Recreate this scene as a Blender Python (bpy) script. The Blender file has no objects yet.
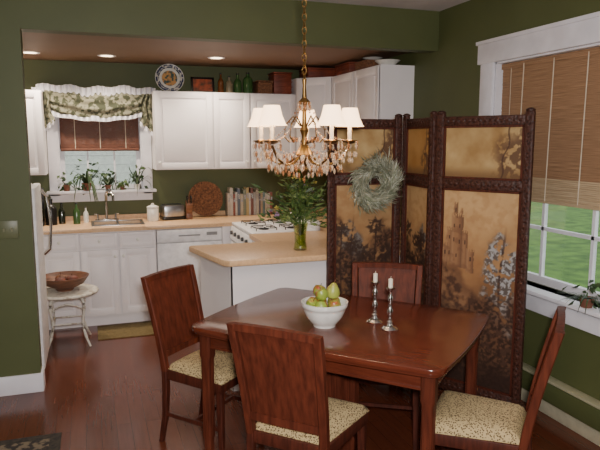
import bpy, bmesh, math, random
from mathutils import Vector, Matrix, Euler, noise
from math import sin, cos, pi, radians, sqrt
random.seed(7)
SC=bpy.context.scene
COL=SC.collection
R=random.uniform

# ------------------------------------------------------------------ materials
def lin(c):
    return tuple(((x/255)/12.92 if x/255<=.04045 else ((x/255+.055)/1.055)**2.4) for x in c)
def mat(name,c,rough=.5,metal=0,c2=None,scale=20,stretch=(1,1,1),bump=0,bscale=None,emit=None,es=0,trans=0,coat=0,detail=4,lo=.35,hi=.65,spec=.5,alpha=1,kind='noise'):
    m=bpy.data.materials.new(name); m.use_nodes=True
    nt=m.node_tree; b=nt.nodes['Principled BSDF']
    b.inputs['Base Color'].default_value=(*lin(c),1)
    b.inputs['Roughness'].default_value=rough
    b.inputs['Metallic'].default_value=metal
    b.inputs['Specular IOR Level'].default_value=spec
    b.inputs['Coat Weight'].default_value=coat
    b.inputs['Coat Roughness'].default_value=.15
    b.inputs['Transmission Weight'].default_value=trans
    b.inputs['Alpha'].default_value=alpha
    if emit: 
        b.inputs['Emission Color'].default_value=(*lin(emit),1); b.inputs['Emission Strength'].default_value=es
    tc=nt.nodes.new('ShaderNodeTexCoord'); mp=nt.nodes.new('ShaderNodeMapping')
    mp.inputs['Scale'].default_value=stretch
    nt.links.new(tc.outputs['Object'],mp.inputs['Vector'])
    if kind=='noise':
        n=nt.nodes.new('ShaderNodeTexNoise'); n.inputs['Scale'].default_value=scale; n.inputs['Detail'].default_value=detail
        out=n.outputs['Fac']
    else:
        n=nt.nodes.new('ShaderNodeTexVoronoi'); n.inputs['Scale'].default_value=scale
        out=n.outputs['Distance']
    nt.links.new(mp.outputs['Vector'],n.inputs['Vector'])
    if c2 is None: c2=tuple(max(0,x*.93) for x in c)
    r=nt.nodes.new('ShaderNodeValToRGB')
    r.color_ramp.elements[0].position=lo; r.color_ramp.elements[1].position=hi
    r.color_ramp.elements[0].color=(*lin(c2),1); r.color_ramp.elements[1].color=(*lin(c),1)
    nt.links.new(out,r.inputs['Fac']); nt.links.new(r.outputs['Color'],b.inputs['Base Color'])
    if bump:
        bp=nt.nodes.new('ShaderNodeBump'); bp.inputs['Strength'].default_value=bump; bp.inputs['Distance'].default_value=.01
        if bscale:
            n2=nt.nodes.new('ShaderNodeTexNoise'); n2.inputs['Scale'].default_value=bscale
            nt.links.new(mp.outputs['Vector'],n2.inputs['Vector']); out=n2.outputs['Fac']
        nt.links.new(out,bp.inputs['Height']); nt.links.new(bp.outputs['Normal'],b.inputs['Normal'])
    return m

GREEN=mat('wall_green_paint',(84,90,52),.6,c2=(80,86,49),scale=3,bump=.05,bscale=200)
WHITEP=mat('white_trim_paint',(238,236,242),.45,scale=5)
CABW=mat('cabinet_white',(247,241,241),.45,c2=(243,237,237),scale=4)
CEIL=mat('ceiling_white',(214,210,216),.8,scale=4)
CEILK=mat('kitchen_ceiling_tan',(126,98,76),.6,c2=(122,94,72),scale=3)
COUNTER=mat('laminate_counter',(228,190,146),.35,c2=(214,174,132),scale=60)
MAHOG=mat('mahogany',(100,47,31),.22,c2=(85,38,25),scale=9,stretch=(1,9,9),coat=.4)
MAHOGV=mat('mahogany_vertical',(100,49,33),.5,c2=(74,35,24),scale=5,stretch=(10,10,1),detail=8,spec=.12)
MAHOGD=mat('mahogany_dark',(84,40,28),.5,c2=(62,29,20),scale=9,stretch=(8,8,1),spec=.25)
CARVED=mat('carved_wood',(70,40,31),.5,c2=(42,24,19),scale=60,bump=.35,kind='voronoi',lo=.1,hi=.6,spec=.3)
FABRIC=mat('speckled_fabric',(190,166,120),.9,c2=(72,54,36),scale=120,kind='voronoi',lo=.26,hi=.5)
BRASS=mat('brass',(140,110,64),.38,metal=1)
SILVER=mat('silver',(205,203,200),.2,metal=1)
STEEL=mat('steel',(180,180,182),.3,metal=1)
BLACK=mat('black_plastic',(22,20,20),.3)
PORC=mat('porcelain',(240,238,230),.25,coat=.3)
CANDLE=mat('candle_wax',(235,225,205),.5)
APPL=mat('appliance_white',(248,246,246),.5)
LEAF=mat('leaf_green',(92,118,56),.5,c2=(54,80,34),scale=12)
LEAFD=mat('leaf_dark',(64,90,44),.5,c2=(34,56,26),scale=12)
LEAFL=mat('leaf_light',(134,150,88),.6,c2=(98,122,62),scale=12)
SILVLEAF=mat('silver_leaf',(204,206,190),.7,c2=(146,150,130),scale=14)
TERRA=mat('terracotta',(120,76,58),.8,scale=20)
SOIL=mat('soil',(40,28,20),.9)
BAMBOO=mat('bamboo',(172,134,100),.7,c2=(130,98,70),scale=22,stretch=(1,.25,18),detail=6)
BAMBOOD=mat('bamboo_dark',(116,70,50),.7,c2=(76,44,34),scale=18,stretch=(1,1,14))
CORD=mat('cord',(215,200,175),.8)
BASKET=mat('basket',(142,96,64),.8,c2=(92,60,40),scale=60,bump=.6)
WOODB=mat('turned_wood',(126,84,60),.45,c2=(90,56,40),scale=8,stretch=(1,1,5))
BOWLM=mat('patterned_wood',(132,88,64),.45,c2=(88,56,42),scale=10,stretch=(1,1,6))
SHADE=mat('shade_cloth',(250,232,206),.9,emit=(255,206,156),es=4.6)
BULB=mat('bulb_glow',(255,240,210),.5,emit=(255,220,160),es=12)
def simple_mix(name,col,fac,gcol=(255,255,255),rough=.05):
    m=bpy.data.materials.new(name); m.use_nodes=True; nt=m.node_tree
    for n in list(nt.nodes): nt.nodes.remove(n)
    o=nt.nodes.new('ShaderNodeOutputMaterial'); mx=nt.nodes.new('ShaderNodeMixShader'); t=nt.nodes.new('ShaderNodeBsdfTransparent'); g=nt.nodes.new('ShaderNodeBsdfGlossy')
    t.inputs['Color'].default_value=(*lin(col),1); g.inputs['Roughness'].default_value=rough; g.inputs['Color'].default_value=(*lin(gcol),1)
    mx.inputs['Fac'].default_value=fac
    nt.links.new(t.outputs[0],mx.inputs[1]); nt.links.new(g.outputs[0],mx.inputs[2]); nt.links.new(mx.outputs[0],o.inputs[0]); return m
GLASS=simple_mix('pane_glass',(248,252,250),.05)
VGLASS=simple_mix('vase_glass',(232,238,206),.16)
CRYST=mat('crystal',(226,206,182),.06,c2=(190,164,136),scale=90,coat=1,alpha=.48)
AMBER=mat('amber_crystal',(190,134,90),.08,c2=(130,80,50),scale=90,coat=1,alpha=.62)

def floor_mat():
    m=bpy.data.materials.new('plank_floor'); m.use_nodes=True; nt=m.node_tree; b=nt.nodes['Principled BSDF']
    tc=nt.nodes.new('ShaderNodeTexCoord'); mp=nt.nodes.new('ShaderNodeMapping'); mp.inputs['Rotation'].default_value=(0,0,radians(90))
    nt.links.new(tc.outputs['Object'],mp.inputs['Vector'])
    br=nt.nodes.new('ShaderNodeTexBrick'); br.inputs['Scale'].default_value=1; br.inputs['Mortar Size'].default_value=.0009
    br.inputs['Brick Width'].default_value=.9; br.inputs['Row Height'].default_value=.085; br.inputs['Bias'].default_value=0
    br.inputs['Color1'].default_value=(*lin((112,59,39)),1); br.inputs['Color2'].default_value=(*lin((101,52,34)),1); br.inputs['Mortar'].default_value=(*lin((66,32,22)),1)
    nt.links.new(mp.outputs['Vector'],br.inputs['Vector'])
    mp2=nt.nodes.new('ShaderNodeMapping'); mp2.inputs['Scale'].default_value=(30,2,1); nt.links.new(tc.outputs['Object'],mp2.inputs['Vector'])
    n=nt.nodes.new('ShaderNodeTexNoise'); n.inputs['Scale'].default_value=2; n.inputs['Detail'].default_value=6; nt.links.new(mp2.outputs['Vector'],n.inputs['Vector'])
    mx=nt.nodes.new('ShaderNodeMix'); mx.data_type='RGBA'; mx.blend_type='MULTIPLY'; mx.inputs['Factor'].default_value=.45
    nt.links.new(br.outputs['Color'],mx.inputs[6]); nt.links.new(n.outputs['Fac'],mx.inputs[7]); 
    nt.links.new(mx.outputs[2],b.inputs['Base Color']); b.inputs['Roughness'].default_value=.2
    return m
FLOORM=floor_mat()
def attr_mat():
    m=bpy.data.materials.new('painted_canvas'); m.use_nodes=True; nt=m.node_tree; b=nt.nodes['Principled BSDF']
    a=nt.nodes.new('ShaderNodeAttribute'); a.attribute_name='Col'
    nt.links.new(a.outputs['Color'],b.inputs['Base Color']); b.inputs['Roughness'].default_value=.6; b.inputs['Specular IOR Level'].default_value=.2; return m
CANVAS=attr_mat()

# ------------------------------------------------------------------ mesh builder
class MB:
    def __init__(s): s.bm=bmesh.new(); s.mi=0
    def add(s,t,M=None):
        if M is not None: bmesh.ops.transform(t,matrix=M,verts=t.verts)
        t.verts.index_update()
        vs=[s.bm.verts.new(v.co) for v in t.verts]
        for f in t.faces:
            try: nf=s.bm.faces.new([vs[v.index] for v in f.verts]); nf.material_index=s.mi; nf.smooth=True
            except ValueError: pass
        t.free(); return s
    def box(s,c,size,rot=(0,0,0),bev=0):
        t=bmesh.new(); bmesh.ops.create_cube(t,size=1); bmesh.ops.scale(t,vec=size,verts=t.verts)
        if bev: bmesh.ops.bevel(t,geom=list(t.edges),offset=bev,segments=2,affect='EDGES',profile=.5)
        return s.add(t,Matrix.Translation(c)@Euler(rot).to_matrix().to_4x4())
    def bb(s,x0,x1,y0,y1,z0,z1,bev=0):
        return s.box(((x0+x1)/2,(y0+y1)/2,(z0+z1)/2),(x1-x0,y1-y0,z1-z0),bev=bev)
    def lathe(s,prof,n=24,c=(0,0,0),rot=(0,0,0)):
        t=bmesh.new(); rings=[]
        for r,z in prof:
            rings.append([t.verts.new((0,0,z))] if r<1e-5 else [t.verts.new((r*cos(2*pi*i/n),r*sin(2*pi*i/n),z)) for i in range(n)])
        for a,b in zip(rings,rings[1:]):
            for i in range(n):
                j=(i+1)%n
                if len(a)==1 and len(b)==1: continue
                if len(a)==1: t.faces.new((a[0],b[j],b[i]))
                elif len(b)==1: t.faces.new((a[i],a[j],b[0]))
                else: t.faces.new((a[i],a[j],b[j],b[i]))
        bmesh.ops.recalc_face_normals(t,faces=t.faces)
        return s.add(t,Matrix.Translation(c)@Euler(rot).to_matrix().to_4x4())
    def tube(s,pts,r,n=8):
        pts=[Vector(p) for p in pts]; t=bmesh.new(); rings=[]
        up=Vector((0,0,1))
        for i,p in enumerate(pts):
            d=(pts[min(i+1,len(pts)-1)]-pts[max(i-1,0)]).normalized()
            a=d.cross(up)
            if a.length<.05: a=d.cross(Vector((0,1,0)))
            a.normalize(); b=d.cross(a).normalized()
            rr=r[i] if isinstance(r,(list,tuple)) else r
            rings.append([t.verts.new(p+a*rr*cos(2*pi*k/n)+b*rr*sin(2*pi*k/n)) for k in range(n)])
        for a,b in zip(rings,rings[1:]):
            for k in range(n): t.faces.new((a[k],a[(k+1)%n],b[(k+1)%n],b[k]))
        t.faces.new(rings[0]); t.faces.new(rings[-1][::-1])
        bmesh.ops.recalc_face_normals(t,faces=t.faces)
        return s.add(t)
    def sph(s,c,r,sc=(1,1,1),u=14,v=9,rot=(0,0,0)):
        t=bmesh.new(); bmesh.ops.create_uvsphere(t,u_segments=u,v_segments=v,radius=r); bmesh.ops.scale(t,vec=sc,verts=t.verts)
        return s.add(t,Matrix.Translation(c)@Euler(rot).to_matrix().to_4x4())
    def vbar(s,pts,sizes):
        t=bmesh.new(); rings=[]
        for (x,y,z),(sx,sy) in zip(pts,sizes):
            b=.2; rg=[]
            for ax,ay in ((-1,-1+b),(-1+b,-1),(1-b,-1),(1,-1+b),(1,1-b),(1-b,1),(-1+b,1),(-1,1-b)):
                rg.append(t.verts.new((x+(sx/2-(min(sx,sy)*.12 if abs(ax)<1 else 0))*(1 if ax>0 else -1),y+(sy/2-(min(sx,sy)*.12 if abs(ay)<1 else 0))*(1 if ay>0 else -1),z)))
            rings.append(rg)
        for a,b in zip(rings,rings[1:]):
            for k in range(8): t.faces.new((a[k],a[(k+1)%8],b[(k+1)%8],b[k]))
        t.faces.new(rings[0][::-1]); t.faces.new(rings[-1])
        bmesh.ops.recalc_face_normals(t,faces=t.faces)
        return s.add(t)
    def prism(s,poly,z0,z1,bev=0):
        t=bmesh.new(); a=[t.verts.new((x,y,z0)) for x,y in poly]; b=[t.verts.new((x,y,z1)) for x,y in poly]; n=len(poly)
        t.faces.new(a[::-1]); t.faces.new(b)
        for i in range(n): t.faces.new((a[i],a[(i+1)%n],b[(i+1)%n],b[i]))
        bmesh.ops.recalc_face_normals(t,faces=t.faces)
        if bev:
            ed=[e for e in t.edges if abs(e.verts[0].co.z-e.verts[1].co.z)<1e-6]
            bmesh.ops.bevel(t,geom=ed,offset=bev,segments=2,affect='EDGES',profile=.5)
        return s.add(t)
    def grid(s,f,nu,nv,wrap=False):
        t=bmesh.new(); V=[[t.verts.new(f(i/nu,j/nv)) for j in range(nv+1)] for i in range(nu+1)]
        for i in range(nu):
            for j in range(nv): t.faces.new((V[i][j],V[i+1][j],V[i+1][j+1],V[i][j+1]))
        return s.add(t)
    def leaf(s,p,d,L,w,bend=.3):
        d=Vector(d).normalized(); p=Vector(p); sd=d.cross(Vector((R(-1,1),R(-1,1),R(-1,1)))); 
        if sd.length<.01: return
        sd.normalize(); nn=d.cross(sd)
        vs=[p, p+d*L*.45+sd*w/2+nn*L*bend*.3, p+d*L*.45-sd*w/2+nn*L*bend*.3, p+d*L]
        bv=[s.bm.verts.new(v) for v in vs]; 
        f=s.bm.faces.new((bv[0],bv[1],bv[3],bv[2])); f.material_index=s.mi
    def blade(s,p,az,L,w,rise=1.0,droop=1.2,n=7):
        p=Vector(p)
        h=Vector((cos(az),sin(az),0)); sd=Vector((-sin(az),cos(az),0))
        prev=None
        for i in range(n+1):
            t=i/n; q=p+h*L*t*.8+Vector((0,0,L*(rise*t-droop*t*t)))
            ww=w*(1-t)**.6*.5+.0005
            a=s.bm.verts.new(q+sd*ww); b=s.bm.verts.new(q-sd*ww)
            if prev: 
                f=s.bm.faces.new((prev[0],a,b,prev[1])); f.material_index=s.mi; f.smooth=True
            prev=(a,b)
    def clamp(s,xr=None,yr=None,zr=None):
        for v in s.bm.verts:
            if xr: v.co.x=max(xr[0],min(xr[1],v.co.x))
            if yr: v.co.y=max(yr[0],min(yr[1],v.co.y))
            if zr: v.co.z=max(zr[0],min(zr[1],v.co.z))
    def done(s,name,mats,parent=None,loc=(0,0,0),rz=0,rot=None,label=None,cat=None,kind=None,group=None,angle=35):
        me=bpy.data.meshes.new(name); s.bm.to_mesh(me); s.bm.free()
        for m in (mats if isinstance(mats,(list,tuple)) else [mats]): me.materials.append(m)
        try: me.set_sharp_from_angle(angle=radians(angle))
        except Exception: pass
        o=bpy.data.objects.new(name,me); COL.objects.link(o); o.location=loc; o.rotation_euler=rot if rot else (0,0,rz)
        if parent: o.parent=parent
        tag(o,label,cat,kind,group); return o
def tag(o,label=None,cat=None,kind=None,group=None):
    if label: o['label']=label
    if cat: o['category']=cat
    if kind: o['kind']=kind
    if group: o['group']=group
def thing(name,label,cat,loc=(0,0,0),rz=0,group=None,rot=None):
    o=bpy.data.objects.new(name,None); o.empty_display_size=.1; COL.objects.link(o); o.location=loc; o.rotation_euler=rot if rot else (0,0,rz)
    tag(o,label,cat,None,group); return o
def inst(src,name,parent=None,loc=(0,0,0),rot=(0,0,0)):
    o=src.copy(); o.name=name; COL.objects.link(o); o.parent=parent; o.location=loc; o.rotation_euler=rot; return o
def copytree(root,loc,rz,label=None):
    r=root.copy(); COL.objects.link(r); r.location=loc; r.rotation_euler=(0,0,rz)
    if label: r['label']=label
    def rec(a,b):
        for c in a.children:
            d=c.copy(); COL.objects.link(d); d.parent=b; rec(c,d)
    rec(root,r); return r
S='structure'

# ------------------------------------------------------------------ room shell
WX=2.62; YM=4.29; YM2=4.41; YB=6.29; CZ=2.67; KZ=2.42
m=MB(); m.bb(-2.1,2.9,-1.5,6.5,-.1,0); m.done('floor',FLOORM,kind=S)
m=MB(); m.bb(-2.1,2.8,-1.5,YM2,CZ,CZ+.1); m.done('ceiling',CEIL,kind=S)
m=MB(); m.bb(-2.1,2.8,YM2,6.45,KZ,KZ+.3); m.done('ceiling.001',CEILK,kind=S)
m=MB(); m.bb(-2,-.37,YM,YM2,0,CZ); m.bb(-.37,WX,YM,YM2,2.37,CZ); m.done('wall_middle',GREEN,kind=S)
m=MB(); m.bb(-2,-.355,YM-.015,YM,0,.13,bev=.003); m.bb(-.37,-.355,YM,YM2,0,.13); m.done('baseboard_middle',WHITEP,kind=S)
wy0,wy1,wz0,wz1=2.3,3.56,.765,2.20
m=MB(); m.bb(WX,WX+.16,-1.4,wy0,0,CZ); m.bb(WX,WX+.16,wy1,YB+.12,0,CZ); m.bb(WX,WX+.16,wy0,wy1,0,wz0); m.bb(WX,WX+.16,wy0,wy1,wz1,CZ); m.done('wall_right',GREEN,kind=S)
m=MB(); m.bb(-2.1,-2,-1.4,YM2,0,CZ); m.done('wall_left',GREEN,kind=S)
m=MB(); m.bb(-2.1,WX,-1.5,-1.4,0,CZ); m.done('wall_front',GREEN,kind=S)
m=MB(); m.bb(-1.2,-1.1,YM2,YB+.12,0,KZ); m.done('wall_kitchen_left',GREEN,kind=S)
kx0,kx1,kz0,kz1=-.27,.50,1.20,2.06
m=MB(); m.bb(-1.1,kx0,YB,YB+.15,0,KZ); m.bb(kx1,WX,YB,YB+.15,0,KZ); m.bb(kx0,kx1,YB,YB+.15,0,kz0); m.bb(kx0,kx1,YB,YB+.15,kz1,KZ); m.done('wall_back',GREEN,kind=S)
m=MB(); m.bb(WX-.018,WX,-1.4,YM,0,.10,bev=.003); m.done('baseboard_right',mat('beige_trim',(196,188,160),.5),kind=S)
# dining window (right wall)
m=MB(); X=WX
m.bb(X-.022,X,wy1,wy1+.14,.65,wz1+.14,bev=.003); m.bb(X-.022,X,wy0-.14,wy0,.65,wz1+.14,bev=.003)
m.bb(X-.028,X,wy0-.17,wy1+.17,wz1,wz1+.14,bev=.003); m.bb(X-.04,X,wy0-.18,wy1+.18,wz1+.13,wz1+.155,bev=.003)
m.bb(X-.09,X+.08,wy0-.17,wy1+.17,wz0-.025,wz0,bev=.004); m.bb(X-.022,X,wy0-.14,wy1+.14,wz0-.15,wz0-.025,bev=.003)
m.bb(X,X+.16,wy1-.012,wy1,wz0,wz1); m.bb(X,X+.16,wy0,wy0+.012,wz0,wz1); m.bb(X,X+.16,wy0,wy1,wz1-.012,wz1)
m.done('trim_1',WHITEP,kind=S)
m=MB(); xs=X+.09
def sash(y0,y1,z0,z1,fr,ny,nz,mb):
    mb.bb(xs,xs+.035,y0,y0+fr,z0,z1); mb.bb(xs,xs+.035,y1-fr,y1,z0,z1); mb.bb(xs,xs+.035,y0,y1,z0,z0+fr); mb.bb(xs,xs+.035,y0,y1,z1-fr,z1)
    for i in range(1,ny): yy=y0+(y1-y0)*i/ny; mb.bb(xs+.005,xs+.03,yy-.011,yy+.011,z0,z1)
    for i in range(1,nz): zz=z0+(z1-z0)*i/nz; mb.bb(xs+.005,xs+.03,y0,y1,zz-.011,zz+.011)
sash(wy0+.012,wy1-.012,wz0,1.48,.05,3,2,m); sash(wy0+.012,wy1-.012,1.44,wz1-.012,.05,3,2,m)
w=m.done('window_1',WHITEP,kind=S)
m=MB(); m.bb(xs+.016,xs+.019,wy0+.02,wy1-.02,wz0+.02,wz1-.03); m.done('glass',GLASS,parent=w)
# kitchen window
m=MB(); 
m.bb(kx0-.095,kx0,YB-.02,YB,1.15,kz1+.1,bev=.003); m.bb(kx1,kx1+.095,YB-.02,YB,1.15,kz1+.1,bev=.003); m.bb(kx0-.1,kx1+.1,YB-.025,YB,kz1,kz1+.1,bev=.003)
m.bb(kx0-.12,kx1+.12,YB-.13,YB+.06,1.175,1.20,bev=.003); m.bb(kx0-.09,kx1+.09,YB-.02,YB,1.09,1.175)
m.bb(kx0,kx0+.01,YB,YB+.15,kz0,kz1); m.bb(kx1-.01,kx1,YB,YB+.15,kz0,kz1); m.bb(kx0,kx1,YB,YB+.15,kz1-.01,kz1)
m.done('trim_2',WHITEP,kind=S)
m=MB()
for z0,z1 in ((kz0,1.64),(1.60,kz1-.01)):
    y=YB+.08; a,b=kx0+.01,kx1-.01
    m.bb(a,a+.04,y,y+.03,z0,z1); m.bb(b-.04,b,y,y+.03,z0,z1); m.bb(a,b,y,y+.03,z0,z0+.04); m.bb(a,b,y,y+.03,z1-.04,z1)
    for i in (1,2): xx=a+(b-a)*i/3; m.bb(xx-.008,xx+.008,y+.005,y+.025,z0,z1)
w=m.done('window_2',WHITEP,kind=S)
m=MB(); m.bb(kx0+.02,kx1-.02,YB+.094,YB+.097,kz0+.02,kz1-.02); m.done('glass',GLASS,parent=w)

# outside
m=MB(); m.bb(2.9,40,-20,40,-.75,-.7); m.bb(-20,2.9,6.6,40,-.75,-.7)
m.done('lawn',mat('grass',(100,138,54),.9,c2=(64,96,38),scale=3,detail=12),label='mowed green lawn outside the windows',cat='lawn',kind='stuff')
m=MB(); m.bb(-6,6,11,11.2,-.7,3.5)
for i in range(28): m.box((0,10.985,-.6+i*.15),(12,.02,.14),rot=(radians(5),0,0))
m.done('neighbor_house',mat('siding',(252,250,246),.7),label='pale clapboard siding of the house next door',cat='house')

# baseboard heater
h=thing('baseboard_heater','low green-painted baseboard heater under the window','heater',loc=(WX,0,0))
m=MB(); m.bb(-.065,-.02,1.0,3.7,.11,.23,bev=.006); m.done('heater_body',GREEN,parent=h)
m=MB(); m.bb(-.07,-.001,.99,3.71,.235,.25,bev=.003); m.done('heater_cover',mat('heater_cap',(176,172,140),.5),parent=h)

# light switch
sw=thing('light_switch','olive switch plate mounted on the green wall','switch',loc=(-.513,YM-.004,1.11))
m=MB(); m.box((0,0,0),(.12,.007,.115),bev=.002); m.done('switch_plate',mat('switch_plate',(104,108,76),.4),parent=sw)
for i in (-.023,.023):
    m=MB(); m.box((i,-.008,0),(.01,.012,.022),rot=(.4,0,0)); m.done('toggle',mat('toggle%f'%i,(150,150,120),.4),parent=sw)

# recessed lights
for x,y in ((-.43,5.78),(.19,5.78),(1.13,5.6)):
    rl=thing('recessed_light','round recessed can light in the tan ceiling','ceiling light',loc=(x,y,KZ-.001),group='recessed kitchen ceiling lights')
    m=MB(); m.lathe([(.055,-.004),(.075,-.006),(.08,0),(.055,0),(.055,-.004)],32); m.done('trim_ring',WHITEP,parent=rl)
    m=MB(); m.lathe([(0,-.002),(.054,-.002)],24); m.done('bulb',mat('can_glow',(255,240,210),.5,emit=(255,226,180),es=9),parent=rl)

# ------------------------------------------------------------------ kitchen cabinets
def door_mesh(w,h,st=.055,bm=None):
    m=MB(); t=.019
    m.bb(0,w,-t*.55,0,0,h)
    m.bb(0,st,-t,0,0,h,bev=.003); m.bb(w-st,w,-t,0,0,h,bev=.003); m.bb(st-.002,w-st+.002,-t+.0003,0,0,st,bev=.003); m.bb(st-.002,w-st+.002,-t+.0003,0,h-st,h,bev=.003)
    if w>.2 and h>.2: m.bb(st+.018,w-st-.018,-t+.002,-.004,st+.018,h-st-.018,bev=.006)
    return m
def knob(parent,x,z):
    m=MB(); m.lathe([(0,0),(.006,0),(.006,.012),(.014,.016),(.014,.022),(.008,.027),(0,.027)],14,c=(0,0,0),rot=(radians(90),0,0)); m.done('knob',PORC,parent=parent,loc=(x,-.019,z))
def cabinet(name,label,x,y,rz,w,d,z0,z1,doors=1,drawers=0,toe=False,knobs='l'):
    c=thing(name,label,'cabinet',loc=(x,y,0),rz=rz)
    m=MB()
    if toe: m.bb(.0005,w-.0005,.06,d,0,.1); m.bb(.0005,w-.0005,0,d,.1,z1)
    else: m.bb(.0005,w-.0005,0,d,z0,z1)
    m.done('body',CABW,parent=c)
    zb=.115 if toe else z0+.008; zt=z1-.01
    if drawers:
        dh=.13; n=doors; ww=w/n
        for i in range(n):
            m=door_mesh(ww-.012,dh,st=.03); o=m.done('drawer',CABW,parent=c,loc=(i*ww+.006,-.001,zt-dh)); knob(o,(ww-.012)/2,dh/2)
        zt-=dh+.02
    ww=w/doors
    for i in range(doors):
        m=door_mesh(ww-.012,zt-zb); o=m.done('door',CABW,parent=c,loc=(i*ww+.006,-.001,zb))
        right=(i%2==0) if doors>1 else (knobs=='r')
        knob(o,(ww-.012-.03) if right else .03,(zt-zb-.06) if toe else .06)
    return c
BF=5.66
cabinet('base_cabinet','white base cabinet beside the refrigerator',-1.09,BF,0,.64,.625,0,.87,1,1,True)
cabinet('base_cabinet','white base cabinet behind the small stool',-.45,BF,0,.34,.625,0,.87,1,1,True)
cabinet('sink_cabinet','white two-door cabinet under the sink',-.11,BF,0,.66,.625,0,.87,2,2,True)
cabinet('wall_cabinet','white wall cabinet next to the curtained window',-.90,5.96,0,.53,.325,1.37,2.12,1)
cabinet('wall_cabinet','white wall cabinet with wide raised-panel door above the counter',.60,5.96,0,.555,.325,1.40,2.14,1,knobs='l')
cabinet('wall_cabinet','narrow white wall cabinet above the cookbooks',1.156,5.96,0,.37,.325,1.40,2.14,1,knobs='r')
cabinet('wall_cabinet','white wall cabinet above the corner worktop',1.527,5.96,0,.48,.325,1.40,2.14,1)
c=thing('corner_cabinet','white diagonal corner wall cabinet','cabinet',loc=(2.012,5.96,0))
m=MB(); m.prism([(0,0),(.29,-.275),(.605,-.275),(.605,.325),(0,.325)],1.40,2.30); m.done('body',CABW,parent=c)
m=door_mesh(.375,.88); o=m.done('door',CABW,parent=c,loc=(.005,-.012,1.41),rz=math.atan2(-.275,.29)); knob(o,.03,.06)
cabinet('wall_cabinet','tall white two-door wall cabinet beside the archway',2.305,5.68,radians(-90),1.03,.312,1.40,2.30,2)
RX=1.25
cb=thing('corner_base_cabinet','white corner base cabinet beneath the cookbooks','cabinet')
m=MB(); m.bb(1.168,2.61,5.66,6.283,.0,.87); m.bb(RX+.62,2.61,4.46,5.658,0,.87); m.done('body',CABW,parent=cb)
cb=thing('base_cabinet','white base cabinet between range and peninsula','cabinet',loc=(RX,4.86,0),rz=radians(-90))
m=MB(); m.bb(0,.40,.06,.615,0,.1); m.bb(0,.40,0,.615,.1,.87); m.done('body',CABW,parent=cb)
o=door_mesh(.38,.70).done('door',CABW,parent=cb,loc=(.01,-.001,.14)); knob(o,.03,.64)
m=MB()
m.bb(-1.09,0,5.62,6.285,.875,.91,bev=.004); m.bb(0,.46,5.62,5.76,.875,.91); m.bb(0,.46,6.12,6.285,.875,.91); m.bb(.46,1.165,5.62,6.285,.875,.91,bev=.004)
m.bb(1.165,2.615,5.62,6.285,.875,.91); m.bb(RX+.625,2.615,4.46,5.62,.875,.91); m.bb(RX-.02,RX+.625,4.46,4.865,.875,.91)
m.bb(-1.09,2.615,6.27,6.285,.91,.95)
m.done('worktop',COUNTER,label='peach laminate kitchen worktop on the white cabinets',cat='countertop')
# dishwasher
dw=thing('dishwasher','white built-in dishwasher under the worktop','dishwasher',loc=(.553,BF-.02,0))
m=MB(); m.bb(.003,.607,.03,.6,.02,.87); m.done('body',APPL,parent=dw)
m=MB(); m.bb(.004,.606,0,.03,.12,.74,bev=.005); m.done('door',APPL,parent=dw)
m=MB(); m.bb(.004,.606,-.008,.03,.75,.865,bev=.006); m.done('control_panel',APPL,parent=dw)
m=MB(); m.bb(.2,.4,-.012,-.008,.80,.812); m.bb(.46,.56,-.012,-.008,.80,.83); m.done('button_strip',mat('dw_grey',(150,150,150),.4),parent=dw)
m=MB(); m.bb(.01,.6,.06,.08,.0,.10); m.done('toe_kick',BLACK,parent=dw)
# range
rg=thing('range','white gas range with black burner grates','stove',loc=(RX,5.612,0),rz=radians(-90))
m=MB(); m.bb(0,.74,.02,.615,0,.89,bev=.003); m.bb(0,.74,0,.615,.89,.915,bev=.004); m.bb(0,.74,.57,.615,.915,.99,bev=.004); m.done('body',APPL,parent=rg)
m=MB(); m.bb(.02,.72,-.02,.02,.2,.74,bev=.006); o=m.done('oven_door',APPL,parent=rg)
m=MB(); m.tube([(.08,-.06,.70),(.66,-.06,.70)],.011); m.tube([(.1,-.06,.7),(.1,-.015,.7)],.008); m.tube([(.64,-.06,.7),(.64,-.015,.7)],.008); m.done('handle',APPL,parent=o)
m=MB(); m.box((.37,.0,.82),(.74,.03,.12),rot=(-.15,0,0),bev=.004); m.done('control_panel',APPL,parent=rg)
KN=mat('range_knob',(70,70,70),.3)
for i in range(5):
    m=MB(); m.lathe([(0,0),(.02,0),(.018,.02),(0,.022)],16,rot=(radians(90),0,0)); m.done('knob',KN,parent=rg,loc=(.09+i*.14,-.015,.83))
GR=mat('grate_iron',(52,50,50),.5)
for i in range(4):
    x=.19+(i%2)*.36; y=.16+(i//2)*.26
    m=MB(); m.lathe([(0,0),(.045,0),(.04,.010),(0,.012)],18,c=(x,y,.915))
    for a in range(4): m.box((x+.06*cos(a*pi/2),y+.06*sin(a*pi/2),.937),(.08 if a%2==0 else .007,.007 if a%2==0 else .08,.007))
    for sx,sy in((-1,-1),(1,-1),(1,1),(-1,1)): m.tube([(x+sx*.09,y+sy*.09,.915),(x+sx*.09,y+sy*.09,.937)],.004,6)
    m.tube([(x-.09,y-.09,.937),(x+.09,y-.09,.937),(x+.09,y+.09,.937),(x-.09,y+.09,.937),(x-.09,y-.09,.937)],.004,6)
    m.done('burner_grate',GR,parent=rg)
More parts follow.
